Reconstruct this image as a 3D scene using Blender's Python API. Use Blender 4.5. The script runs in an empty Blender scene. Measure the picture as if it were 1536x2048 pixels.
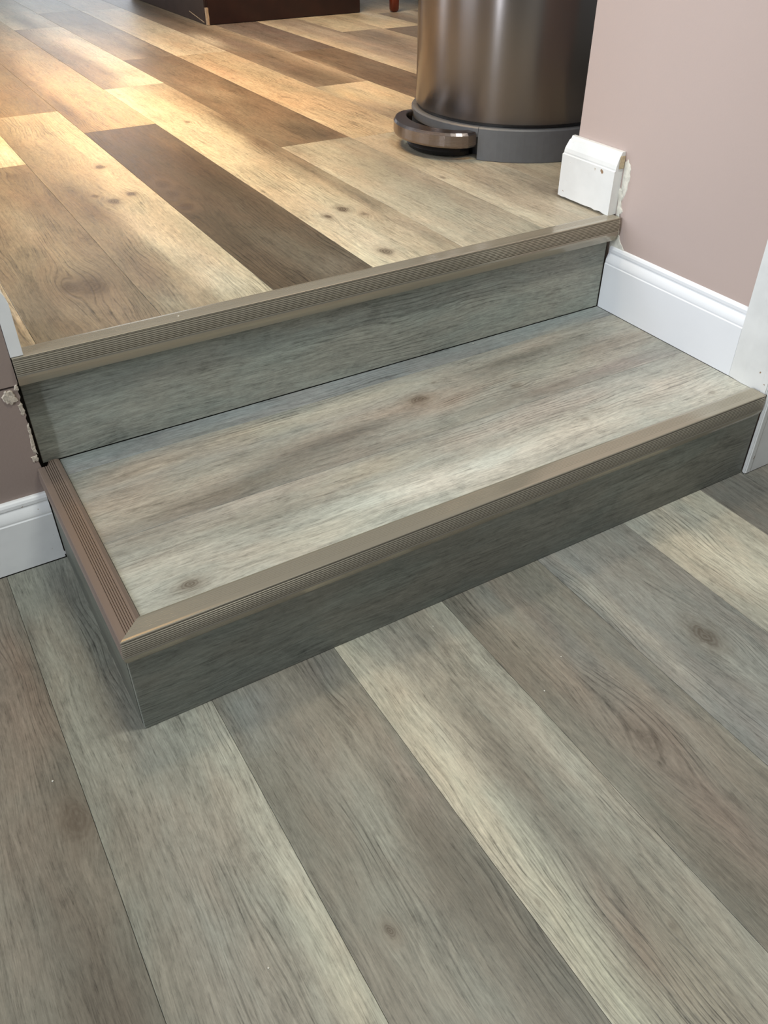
import bpy, bmesh, math, random
from mathutils import Vector, Matrix, noise
C = bpy.context.scene.collection
S = bpy.context.scene
random.seed(4)

# ------------------------------------------------------------------ camera
H1, H = .155, .333            # step tread height, upper floor height
cam = bpy.data.cameras.new('camera'); camo = bpy.data.objects.new('camera', cam); C.objects.link(camo)
cam.sensor_fit = 'VERTICAL'; cam.sensor_height = 24; cam.lens = 24 * 1673.5 / 2048
cam.clip_start = .02
yaw, pit, rol = .5387, .6642, .0014
fw = Vector((math.sin(yaw)*math.cos(pit), math.cos(yaw)*math.cos(pit), -math.sin(pit)))
rt = Vector((math.cos(yaw), -math.sin(yaw), 0)); up = rt.cross(fw)
r2 = rt*math.cos(rol) + up*math.sin(rol); u2 = up*math.cos(rol) - rt*math.sin(rol)
camo.matrix_world = Matrix(((r2.x, u2.x, -fw.x, -.081), (r2.y, u2.y, -fw.y, -.7203), (r2.z, u2.z, -fw.z, .8643), (0, 0, 0, 1)))
S.camera = camo

# ------------------------------------------------------------------ world, lights, exposure
S.view_settings.view_transform = 'Standard'; S.view_settings.look = 'None'
S.view_settings.gamma = 1; S.view_settings.use_curve_mapping = False
S.view_settings.exposure = 0.0
w = bpy.data.worlds.new('world'); S.world = w; w.use_nodes = True
w.node_tree.nodes['Background'].inputs[0].default_value = (.92, .96, 1, 1)
w.node_tree.nodes['Background'].inputs[1].default_value = .22
def area(name, loc, target, sx, sy, power, col, spread=180):
    l = bpy.data.lights.new(name, 'AREA'); l.shape = 'RECTANGLE'; l.size = sx; l.size_y = sy
    l.energy = power; l.color = col; l.spread = math.radians(spread)
    o = bpy.data.objects.new(name, l); C.objects.link(o); o.location = loc
    o.rotation_euler = (Vector(target) - Vector(loc)).to_track_quat('-Z', 'Y').to_euler()
    return o
area('lamp_and_fill_kitchen', (.35, .95, 2.5), (.35, .95, 0), .25, .25, 12, (1, .84, .62))
area('lamp_and_fill_kitchen', (.2, 1.75, 2.4), (.2, 1.75, 0), .6, .6, 15, (1, .56, .17), 74)
area('lamp_and_fill_kitchen', (1.25, 2.35, 2.5), (1.2, 2.3, 0), .7, .7, 12, (1, .70, .46), 80)  # added warm fill without a known lamp, brightens the far floor
area('window_light_kitchen', (-1.6, 3.6, 1.5), (1.0, 1.0, .5), .5, 1.6, 30, (.80, .90, 1))
area('window_light_kitchen', (-1.5, 1.35, 1.5), (1.1, .2, .4), .9, 1.2, 23, (.86, .92, 1))
area('window_light_far', (2.4, 7.5, 1.4), (1.0, 3.0, .3), 2.2, 2.0, 45, (.86, .92, 1))
area('window_and_fill_room', (-2.2, .05, 1.3), (1.2, .15, .5), .7, 1.2, 20, (.84, .92, 1))  # added fill, placed to light the right wall and graze the left
area('window_and_fill_room', (-2.3, -.75, 1.3), (1.2, .6, .6), .12, 2.0, 36, (.84, .91, 1))
area('ceiling_light_room', (.75, -.30, 2.55), (.75, -.30, 0), .55, .16, 28, (.98, 1, .92))


# surface data in world metres: (x, y, length, width, colour, strength) stains, some of them shade painted near risers and can, and (x, y, radius, strength) knots
LOW_F =[(-0.137,0.099,0.12,0.05,(150,118,98),0.7),(-0.118,0.226,0.08,0.03,(150,118,98),0.5),(-0.086,0.251,0.05,0.02,(114,103,90),0.7),(-0.094,0.169,0.03,0.02,(114,103,90),0.6),(-0.098,0.057,0.03,0.012,(114,103,90),0.6),(-0.109,-0.082,0.04,0.035,(114,103,90),0.75),(-0.115,-0.04,0.03,0.02,(100,90,78),0.5),(-0.175,-0.085,0.1,0.05,(142,129,114),0.6),(-0.141,-0.263,0.08,0.04,(100,90,78),0.55),(-0.162,-0.188,0.1,0.04,(114,103,90),0.45),(-0.112,-0.312,0.06,0.03,(100,90,78),0.6),(-0.199,-0.223,0.08,0.04,(142,129,114),0.5),(-0.072,0.313,0.05,0.05,(140,139,124),0.6),(-0.008,0.171,0.08,0.05,(140,139,124),0.8),(-0.009,0.301,0.06,0.06,(128,126,114),0.8),(-0.031,-0.017,0.08,0.05,(150,146,133),0.7),(0.048,-0.065,0.1,0.03,(178,173,156),0.5),(-0.016,-0.122,0.08,0.05,(150,146,133),0.6),(0.089,-0.207,0.15,0.03,(178,173,156),0.8),(0.076,-0.33,0.15,0.025,(188,182,160),0.85),(0.076,-0.414,0.1,0.03,(186,182,156),0.8),(-0.057,-0.189,0.12,0.02,(125,121,108),0.5),(0.009,-0.181,0.1,0.05,(156,150,136),0.8),(-0.005,-0.339,0.1,0.05,(148,142,128),0.7),(0.03,-0.095,0.03,0.02,(120,116,104),0.5),(0.114,-0.033,0.04,0.03,(178,173,156),0.5),(-0.026,-0.299,0.12,0.04,(152,150,140),0.6),(0.119,-0.054,0.06,0.035,(141,143,141),0.7),(0.143,-0.031,0.03,0.04,(141,143,141),0.7),(0.155,-0.111,0.05,0.03,(130,122,112),0.6),(0.155,-0.178,0.08,0.03,(150,138,126),0.5),(0.227,-0.171,0.06,0.03,(178,173,156),0.5),(0.247,-0.112,0.05,0.025,(142,129,114),0.6),(0.256,-0.069,0.04,0.02,(165,150,130),0.6),(0.238,-0.018,0.04,0.04,(128,123,120),0.7),(0.243,-0.238,0.06,0.025,(158,140,128),0.6),(0.222,-0.335,0.12,0.03,(118,112,98),0.7),(0.224,-0.406,0.1,0.03,(115,110,97),0.7),(0.236,-0.488,0.1,0.03,(122,117,104),0.7),(0.138,-0.271,0.1,0.04,(136,130,115),0.6),(0.147,-0.372,0.12,0.05,(142,138,124),0.6),(0.155,-0.451,0.1,0.05,(150,145,130),0.5),(0.118,-0.224,0.1,0.03,(120,114,100),0.5),(0.19,-0.259,0.05,0.02,(178,173,156),0.4),(0.184,-0.493,0.06,0.03,(178,173,156),0.3),(0.345,-0.039,0.06,0.05,(158,157,148),0.8),(0.378,-0.101,0.06,0.04,(178,173,156),0.7),(0.296,-0.053,0.04,0.03,(186,182,160),0.6),(0.375,-0.056,0.05,0.02,(135,133,125),0.5),(0.31,-0.168,0.1,0.03,(198,190,168),0.8),(0.3,-0.124,0.05,0.02,(196,182,156),0.7),(0.288,-0.257,0.08,0.025,(200,190,160),0.85),(0.284,-0.23,0.03,0.03,(200,176,150),0.5),(0.279,-0.348,0.08,0.015,(205,185,160),0.7),(0.29,-0.362,0.12,0.03,(196,192,165),0.85),(0.286,-0.443,0.12,0.03,(192,184,162),0.85),(0.295,-0.523,0.12,0.03,(190,184,155),0.8),(0.365,-0.253,0.12,0.025,(135,130,116),0.8),(0.364,-0.349,0.1,0.025,(138,133,120),0.8),(0.356,-0.441,0.12,0.025,(142,132,118),0.7),(0.435,-0.224,0.1,0.02,(190,184,168),0.5),(0.425,-0.322,0.1,0.02,(180,174,158),0.7),(0.45,-0.422,0.1,0.03,(176,170,156),0.6),(0.335,-0.53,0.05,0.025,(150,115,95),0.7),(0.35,-0.457,0.03,0.02,(150,122,105),0.6),(0.385,-0.515,0.08,0.02,(130,126,112),0.6),(0.401,-0.553,0.1,0.04,(160,155,138),0.6),(0.357,-0.581,0.08,0.05,(158,152,130),0.6),(0.398,-0.606,0.06,0.04,(165,158,142),0.5),(0.447,-0.249,0.06,0.02,(150,148,130),0.5),(0.462,-0.04,0.05,0.04,(128,126,116),0.7),(0.5,-0.074,0.06,0.02,(172,164,148),0.5),(0.512,-0.021,0.04,0.03,(141,143,141),0.5),(0.555,-0.119,0.07,0.03,(130,130,130),0.6),(0.483,-0.164,0.08,0.04,(140,128,112),0.7),(0.512,-0.222,0.06,0.02,(168,150,132),0.6),(0.502,-0.282,0.08,0.03,(142,124,110),0.7),(0.534,-0.328,0.05,0.035,(158,140,128),0.8),(0.567,-0.33,0.05,0.04,(155,130,116),0.7),(0.462,-0.36,0.08,0.03,(140,133,118),0.7),(0.523,-0.428,0.08,0.03,(140,122,108),0.8),(0.533,-0.464,0.1,0.03,(140,120,108),0.7),(0.474,-0.436,0.08,0.025,(128,122,108),0.7),(0.468,-0.533,0.08,0.04,(122,116,102),0.7),(0.553,-0.205,0.06,0.03,(128,128,128),0.6),(0.588,-0.369,0.05,0.02,(165,155,140),0.5),(0.638,-0.019,0.05,0.04,(150,150,150),0.7),(0.652,-0.117,0.1,0.018,(176,174,164),0.7),(0.686,-0.034,0.04,0.03,(160,163,162),0.6),(0.652,-0.199,0.1,0.02,(180,178,168),0.6),(0.646,-0.271,0.08,0.02,(176,174,164),0.6),(0.618,-0.133,0.08,0.02,(122,122,120),0.6),(0.611,-0.25,0.08,0.02,(128,128,128),0.6),(0.727,-0.25,0.045,0.03,(115,113,108),0.7),(0.684,-0.314,0.08,0.02,(128,128,124),0.6),(0.755,-0.115,0.05,0.02,(140,138,130),0.6),(0.78,-0.229,0.06,0.02,(132,132,130),0.5),(0.666,-0.379,0.08,0.03,(150,152,155),0.6),(0.725,-0.287,0.06,0.02,(178,174,164),0.5),(0.836,-0.022,0.05,0.05,(165,170,168),0.8),(0.91,-0.05,0.05,0.03,(158,158,152),0.7),(0.841,-0.083,0.04,0.04,(200,194,170),0.7),(0.867,-0.141,0.08,0.05,(208,196,170),0.9),(0.877,-0.201,0.08,0.05,(206,194,172),0.9),(0.817,-0.177,0.08,0.02,(200,190,165),0.7),(0.813,-0.237,0.05,0.02,(168,160,148),0.6),(0.909,-0.018,0.05,0.03,(180,178,168),0.5),(1.018,-0.017,0.05,0.05,(128,126,122),0.9),(1.04,-0.064,0.05,0.05,(120,116,110),0.9),(0.992,-0.052,0.02,0.01,(100,90,78),0.6),]
UP_F =[(0.045,0.561,0.08,0.02,(200,178,150),0.6),(0.068,0.568,0.1,0.03,(142,129,114),0.6),(0.089,0.815,0.15,0.05,(150,135,112),0.6),(0.09,0.535,0.1,0.04,(140,124,104),0.6),(0.169,0.591,0.05,0.03,(100,90,78),0.5),(0.132,0.617,0.03,0.015,(100,90,78),0.5),(0.139,0.93,0.15,0.03,(178,173,156),0.5),(0.163,0.772,0.15,0.02,(178,160,132),0.6),(0.128,0.512,0.06,0.02,(178,173,156),0.4),(0.176,1.146,0.1,0.05,(150,132,108),0.6),(0.201,1.423,0.1,0.06,(206,198,180),0.9),(0.177,0.938,0.15,0.03,(142,129,114),0.5),(0.178,0.503,0.06,0.03,(165,148,128),0.5),(0.384,1.571,0.25,0.05,(200,185,150),0.8),(0.289,1.572,0.2,0.04,(178,173,156),0.6),(0.36,1.114,0.2,0.04,(205,190,158),0.9),(0.307,1.227,0.15,0.04,(176,158,128),0.7),(0.334,0.726,0.25,0.04,(208,198,172),0.9),(0.242,1.051,0.06,0.05,(150,134,112),0.5),(0.264,0.952,0.12,0.03,(140,120,98),0.75),(0.252,0.666,0.12,0.03,(145,126,108),0.7),(0.254,0.568,0.08,0.03,(150,135,120),0.6),(0.331,0.981,0.05,0.04,(200,184,150),0.5),(0.312,0.797,0.15,0.02,(206,198,180),0.5),(0.353,0.607,0.1,0.04,(206,198,180),0.8),(0.357,0.507,0.06,0.04,(206,198,180),0.8),(0.262,0.474,0.05,0.03,(178,173,156),0.6),(0.338,2.045,0.2,0.05,(150,132,105),0.7),(0.373,1.953,0.12,0.04,(142,124,100),0.6),(0.432,2.59,0.2,0.06,(165,138,98),0.5),(0.484,2.193,0.25,0.05,(196,170,132),0.7),(0.492,1.883,0.25,0.04,(200,172,132),0.8),(0.525,1.665,0.15,0.05,(190,166,130),0.8),(0.426,1.786,0.15,0.02,(132,112,88),0.7),(0.575,2.718,0.4,0.04,(150,124,84),0.6),(0.483,1.405,0.1,0.06,(128,106,84),0.7),(0.55,1.314,0.1,0.03,(146,118,92),0.7),(0.552,1.126,0.1,0.04,(116,97,78),0.8),(0.446,1.145,0.15,0.03,(124,104,82),0.8),(0.436,1.037,0.03,0.015,(100,90,78),0.7),(0.435,0.973,0.04,0.02,(100,90,78),0.8),(0.428,0.882,0.03,0.015,(85,75,62),0.8),(0.527,0.976,0.1,0.05,(104,90,74),0.8),(0.502,0.811,0.12,0.06,(120,110,98),0.8),(0.493,0.632,0.1,0.05,(135,127,115),0.8),(0.511,0.513,0.1,0.05,(128,124,112),0.8),(0.443,0.606,0.1,0.03,(118,107,94),0.7),(0.56,0.65,0.08,0.03,(120,110,97),0.7),(0.544,0.468,0.05,0.05,(138,134,124),0.7),(0.444,0.719,0.15,0.02,(112,100,86),0.7),(0.748,3.567,0.4,0.05,(206,198,180),0.8),(0.758,3.107,0.4,0.04,(206,198,180),0.9),(0.669,3.301,0.3,0.04,(140,128,112),0.8),(0.626,2.58,0.3,0.03,(150,132,112),0.7),(0.728,2.519,0.2,0.05,(206,198,180),0.9),(0.741,2.128,0.15,0.05,(206,198,180),0.9),(0.659,2.22,0.12,0.03,(150,126,100),0.7),(0.726,2.181,0.08,0.03,(172,158,124),0.6),(0.66,2.456,0.2,0.02,(142,122,100),0.6),(0.659,1.784,0.15,0.05,(208,192,158),0.9),(0.66,1.408,0.2,0.05,(206,198,180),0.8),(0.754,1.728,0.12,0.03,(160,138,112),0.6),(0.754,1.409,0.15,0.03,(128,110,90),0.8),(0.741,1.201,0.1,0.03,(126,108,90),0.8),(0.695,1.332,0.08,0.02,(205,186,150),0.5),(0.656,0.938,0.15,0.05,(200,186,160),0.8),(0.75,1.009,0.1,0.03,(140,126,108),0.7),(0.752,0.768,0.1,0.02,(138,126,112),0.7),(0.645,0.693,0.12,0.05,(206,198,180),0.9),(0.644,0.542,0.1,0.05,(206,198,180),0.9),(0.697,1.13,0.05,0.04,(178,173,156),0.4),(0.669,0.781,0.1,0.05,(205,196,175),0.8),(0.745,0.571,0.08,0.04,(200,190,172),0.7),(0.748,0.509,0.06,0.02,(150,140,126),0.6),(0.793,1.121,0.06,0.03,(114,103,90),0.5),(0.909,3.018,0.4,0.05,(150,138,126),0.8),(0.971,3.607,0.5,0.05,(170,166,160),0.6),(0.874,2.434,0.25,0.05,(134,118,104),0.7),(0.907,2.758,0.2,0.03,(190,174,150),0.6),(0.835,1.987,0.2,0.05,(140,122,104),0.8),(0.861,1.737,0.15,0.03,(175,152,128),0.6),(0.85,1.472,0.15,0.05,(150,130,110),0.8),(0.824,1.834,0.12,0.02,(190,170,148),0.5),(0.873,1.282,0.1,0.04,(120,104,88),0.85),(0.873,1.589,0.1,0.04,(140,118,98),0.8),(0.904,1.209,0.05,0.04,(118,104,92),0.8),(0.833,1.098,0.08,0.05,(186,180,162),0.8),(0.854,0.904,0.1,0.05,(178,170,152),0.7),(0.846,0.712,0.12,0.05,(168,164,152),0.7),(0.839,0.578,0.12,0.05,(186,180,164),0.8),(0.909,0.871,0.08,0.03,(150,145,136),0.7),(0.898,0.718,0.08,0.02,(146,142,132),0.6),(0.904,0.508,0.06,0.05,(190,184,168),0.7),(0.905,0.573,0.08,0.03,(160,154,142),0.6),(0.892,1.015,0.05,0.03,(168,158,142),0.6),(1.16,2.609,0.15,0.05,(206,198,180),0.9),(1.029,2.566,0.15,0.05,(190,170,146),0.7),(0.967,1.995,0.2,0.05,(198,168,142),0.9),(0.959,1.679,0.15,0.05,(206,178,146),0.9),(0.99,1.52,0.12,0.05,(200,172,140),0.8),(0.979,1.22,0.1,0.05,(196,178,146),0.7),(1.097,2.101,0.1,0.03,(178,158,136),0.6),(0.993,1.052,0.1,0.05,(182,172,154),0.8),(0.976,0.875,0.1,0.04,(176,166,150),0.7),(0.962,0.758,0.1,0.05,(196,184,166),0.8),(0.973,0.601,0.1,0.05,(200,188,170),0.8),(0.969,0.501,0.08,0.04,(200,190,172),0.8),(1.014,0.688,0.08,0.03,(172,160,146),0.6),(1.011,1.442,0.08,0.03,(190,170,142),0.5),(1.214,2.457,0.2,0.05,(148,132,126),0.8),(1.181,2.052,0.15,0.04,(140,122,112),0.8),(1.307,2.403,0.2,0.03,(190,172,150),0.6),(1.167,1.877,0.12,0.03,(128,110,96),0.8),(1.307,1.978,0.12,0.02,(186,166,140),0.7),(1.166,1.557,0.1,0.05,(208,186,148),0.9),(1.239,1.514,0.1,0.05,(214,194,160),0.9),(1.166,1.287,0.1,0.05,(160,146,128),0.6),(1.119,0.706,0.08,0.03,(140,130,120),0.6),(1.09,0.605,0.05,0.03,(128,118,110),0.6),(1.022,0.537,0.08,0.05,(186,172,156),0.7),(1.462,2.694,0.3,0.05,(142,126,122),0.8),(1.389,2.028,0.2,0.05,(140,118,100),0.8),(1.38,1.752,0.1,0.04,(130,110,92),0.8),(1.357,1.598,0.1,0.04,(140,116,96),0.7),(1.659,2.873,0.2,0.05,(190,170,148),0.7),(1.604,2.349,0.2,0.05,(170,152,138),0.7),(1.532,1.944,0.15,0.04,(190,168,146),0.7),(1.613,2.606,0.2,0.02,(206,198,180),0.7),(1.519,2.055,0.15,0.02,(206,198,180),0.7),(1.756,2.387,0.15,0.05,(140,126,118),0.8),(1.724,2.158,0.1,0.05,(158,142,130),0.7),(1.904,2.89,0.2,0.05,(176,160,130),0.5),(1.996,2.836,0.2,0.05,(206,198,180),0.9),(2.166,2.909,0.2,0.06,(206,198,180),0.9),]
TR_F =[(0.066,0.097,0.08,0.03,(170,172,156),0.8),(0.048,0.164,0.05,0.03,(150,150,138),0.7),(0.103,0.056,0.03,0.02,(130,124,112),0.6),(0.064,0.036,0.08,0.02,(178,172,152),0.7),(0.185,0.06,0.12,0.03,(176,168,148),0.7),(0.263,0.135,0.1,0.03,(150,145,128),0.7),(0.302,0.061,0.1,0.03,(186,180,156),0.8),(0.349,0.166,0.1,0.03,(168,164,150),0.6),(0.437,0.157,0.1,0.02,(184,170,138),0.7),(0.417,0.097,0.1,0.03,(196,194,176),0.8),(0.492,0.081,0.1,0.03,(204,200,184),0.85),(0.564,0.16,0.1,0.03,(170,158,142),0.6),(0.648,0.144,0.12,0.02,(188,176,160),0.7),(0.597,0.077,0.1,0.03,(206,198,180),0.85),(0.811,0.154,0.12,0.03,(180,166,152),0.7),(0.78,0.083,0.1,0.03,(208,196,174),0.85),(0.942,0.115,0.1,0.04,(198,184,166),0.8),(1.028,0.084,0.08,0.04,(200,188,170),0.8),(1.02,0.193,0.08,0.02,(168,152,142),0.7),(0.169,0.139,0.1,0.02,(155,148,130),0.6),(0.051,0.343,0.05,0.03,(130,134,124),0.8),(0.104,0.325,0.06,0.03,(168,148,126),0.8),(0.144,0.331,0.06,0.02,(172,148,120),0.8),(0.05,0.261,0.05,0.02,(168,154,134),0.7),(0.093,0.222,0.08,0.02,(180,168,144),0.7),(0.091,0.174,0.1,0.015,(140,130,114),0.7),(0.172,0.202,0.12,0.015,(130,120,106),0.7),(0.251,0.21,0.1,0.015,(128,122,108),0.8),(0.23,0.251,0.1,0.025,(170,164,146),0.7),(0.296,0.353,0.06,0.03,(180,160,130),0.7),(0.237,0.371,0.06,0.03,(138,138,126),0.7),(0.357,0.334,0.08,0.02,(186,170,136),0.7),(0.352,0.254,0.1,0.02,(160,142,128),0.6),(0.309,0.233,0.1,0.02,(118,118,110),0.7),(0.385,0.251,0.06,0.02,(130,124,112),0.7),(0.432,0.342,0.08,0.03,(172,168,148),0.7),(0.526,0.342,0.1,0.03,(180,174,150),0.7),(0.508,0.279,0.08,0.02,(170,150,132),0.6),(0.438,0.252,0.1,0.02,(120,114,106),0.8),(0.59,0.289,0.03,0.018,(138,112,94),0.7),(0.624,0.324,0.1,0.02,(170,164,146),0.7),(0.632,0.26,0.05,0.015,(160,134,114),0.6),(0.751,0.31,0.1,0.02,(138,132,116),0.7),(0.589,0.196,0.1,0.02,(150,150,134),0.8),(0.498,0.2,0.08,0.02,(148,144,132),0.7),(0.704,0.218,0.08,0.02,(152,148,132),0.7),(0.872,0.349,0.1,0.02,(176,162,142),0.7),(0.96,0.369,0.08,0.02,(170,156,134),0.7),(0.854,0.27,0.1,0.02,(158,156,138),0.8),(0.789,0.206,0.1,0.015,(130,118,106),0.7),(0.915,0.234,0.1,0.02,(172,170,152),0.7),(0.983,0.283,0.08,0.02,(132,124,110),0.7),(1.052,0.29,0.08,0.02,(160,146,130),0.6),(0.953,0.211,0.08,0.02,(150,134,128),0.6),(0.839,0.323,0.12,0.01,(110,104,92),0.6),(1.008,0.366,0.05,0.02,(150,150,140),0.6),(0.092,0.409,0.06,0.03,(132,138,130),0.8),(0.168,0.404,0.06,0.03,(138,142,140),0.8),(0.302,0.428,0.1,0.03,(142,146,147),0.8),(0.433,0.417,0.1,0.03,(136,141,143),0.8),(0.577,0.413,0.1,0.03,(142,147,148),0.8),(0.734,0.408,0.1,0.03,(138,146,144),0.8),(0.903,0.403,0.1,0.03,(140,148,144),0.8),(1.054,0.404,0.05,0.03,(142,152,148),0.8),]
LOW_K = [(-0.106, -0.083, 0.022, 0.5), (0.135, -0.372, 0.007, 0.75), (0.729, -0.248, 0.018, 0.7), (0.533, -0.336, 0.02, 0.35), (0.283, -0.427, 0.004, 0.4), (0.387, -0.516, 0.004, 0.3)]
UP_K = [(0.36, 1.222, 0.0121, 1), (0.361, 1.006, 0.0108, 1), (0.318, 0.978, 0.0149, 1), (0.295, 1.03, 0.0081, 0.875), (0.436, 1.037, 0.0189, 1), (0.432, 0.964, 0.0162, 0.875), (0.43, 0.877, 0.0175, 1), (0.681, 0.711, 0.0121, 1), (0.637, 0.688, 0.0081, 1), (0.64, 0.481, 0.0135, 0.875), (0.169, 0.591, 0.027, 0.75), (0.137, 0.603, 0.0162, 0.625), (0.183, 1.25, 0.0162, 0.5), (0.578, 1.141, 0.0095, 0.625), (0.662, 1.499, 0.0081, 0.75), (0.997, 1.628, 0.0108, 0.4375), (0.704, 0.665, 0.0081, 0.625), (0.958, 0.78, 0.0068, 0.625)]
TR_K = [(0.103, 0.056, 0.01, 0.75), (0.59, 0.289, 0.013, 0.75), (0.759, 0.243, 0.008, 0.4), (1.026, 0.055, 0.005, 0.4), (0.785, 0.1, 0.006, 0.3), (0.641, 0.323, 0.004, 0.4)]

# ------------------------------------------------------------------ helpers
def lin(c):
    return tuple(((v/255)/12.92 if v/255 <= .04045 else ((v/255+.055)/1.055)**2.4) for v in c)
def link(name, bm, m=None, parent=None, smooth=False):
    me = bpy.data.meshes.new(name); bm.normal_update(); bm.to_mesh(me); bm.free()
    if m: me.materials.append(m)
    if smooth:
        for f in me.polygons: f.use_smooth = True
    o = bpy.data.objects.new(name, me); C.objects.link(o)
    if parent: o.parent = parent
    return o
def put(name, me, parent):
    o = bpy.data.objects.new(name, me); C.objects.link(o); o.parent = parent; return o
def empty(name, loc, label, cat, group=None):
    o = bpy.data.objects.new(name, None); C.objects.link(o); o.location = loc; o.empty_display_size = .05
    o['label'] = label; o['category'] = cat
    if group: o['group'] = group
    return o
def inv(o, parent):            # keep world coordinates of a part under an Empty that stands at loc
    o.matrix_parent_inverse = Matrix.Translation(parent.location).inverted(); return o
def struct(o, label=None):
    o['kind'] = 'structure'
    if label: o['label'] = label
    return o
def box(bm, x0, x1, y0, y1, z0, z1, bev=0):
    g = bmesh.ops.create_cube(bm, size=1)['verts']
    for v in g:
        v.co = ((x0+x1)/2 + v.co.x*(x1-x0), (y0+y1)/2 + v.co.y*(y1-y0), (z0+z1)/2 + v.co.z*(z1-z0))
    if bev:
        es = list({e for v in g for e in v.link_edges})
        bmesh.ops.bevel(bm, geom=es, offset=bev, segments=2, affect='EDGES')
    return g
def sweep(bm, rings, closed=True, caps=True):
    rs = [[bm.verts.new(p) for p in r] for r in rings]
    n = len(rs[0])
    for a, b in zip(rs, rs[1:]):
        for i in range(n if closed else n-1):
            j = (i+1) % n
            bm.faces.new((a[i], a[j], b[j], b[i]))
    if caps:
        bm.faces.new(rs[0][::-1]); bm.faces.new(rs[-1])
    bmesh.ops.recalc_face_normals(bm, faces=bm.faces)
    return rs

# ------------------------------------------------------------------ materials
def nodes(m):
    m.use_nodes = True; nt = m.node_tree; return nt, nt.nodes, nt.links, nt.nodes['Principled BSDF']
def mth(nt, op, a, b=None, c=None, clamp=False):
    n = nt.nodes.new('ShaderNodeMath'); n.operation = op; n.use_clamp = clamp
    for i, v in enumerate((a, b, c)):
        if v is None: continue
        if hasattr(v, 'is_output') or hasattr(v, 'links'): nt.links.new(v, n.inputs[i])
        else: n.inputs[i].default_value = v
    return n.outputs[0]
def ramp(nt, x, a, b, c=0., d=1.):
    n = nt.nodes.new('ShaderNodeMapRange'); n.interpolation_type = 'SMOOTHSTEP'
    nt.links.new(x, n.inputs[0])
    for i, v in zip((1, 2, 3, 4), (a, b, c, d)): n.inputs[i].default_value = v
    return n.outputs[0]
def mix(nt, f, a, b, mode='MIX'):
    n = nt.nodes.new('ShaderNodeMix'); n.data_type = 'RGBA'; n.blend_type = mode
    for s, v in ((n.inputs[0], f), (n.inputs[6], a), (n.inputs[7], b)):
        if hasattr(v, 'links'): nt.links.new(v, s)
        elif isinstance(v, (int, float)): s.default_value = v
        else: s.default_value = (*v, 1) if len(v) == 3 else v
    return n.outputs[2]
def comb(nt, x, y, z):
    n = nt.nodes.new('ShaderNodeCombineXYZ')
    for i, v in enumerate((x, y, z)):
        if hasattr(v, 'links'): nt.links.new(v, n.inputs[i])
        else: n.inputs[i].default_value = v
    return n.outputs[0]
def nz(nt, vec, scale=1, detail=3, rough=.55):
    n = nt.nodes.new('ShaderNodeTexNoise'); nt.links.new(vec, n.inputs['Vector'])
    n.inputs['Scale'].default_value = scale; n.inputs['Detail'].default_value = detail; n.inputs['Roughness'].default_value = rough
    return n.outputs[0]

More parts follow.
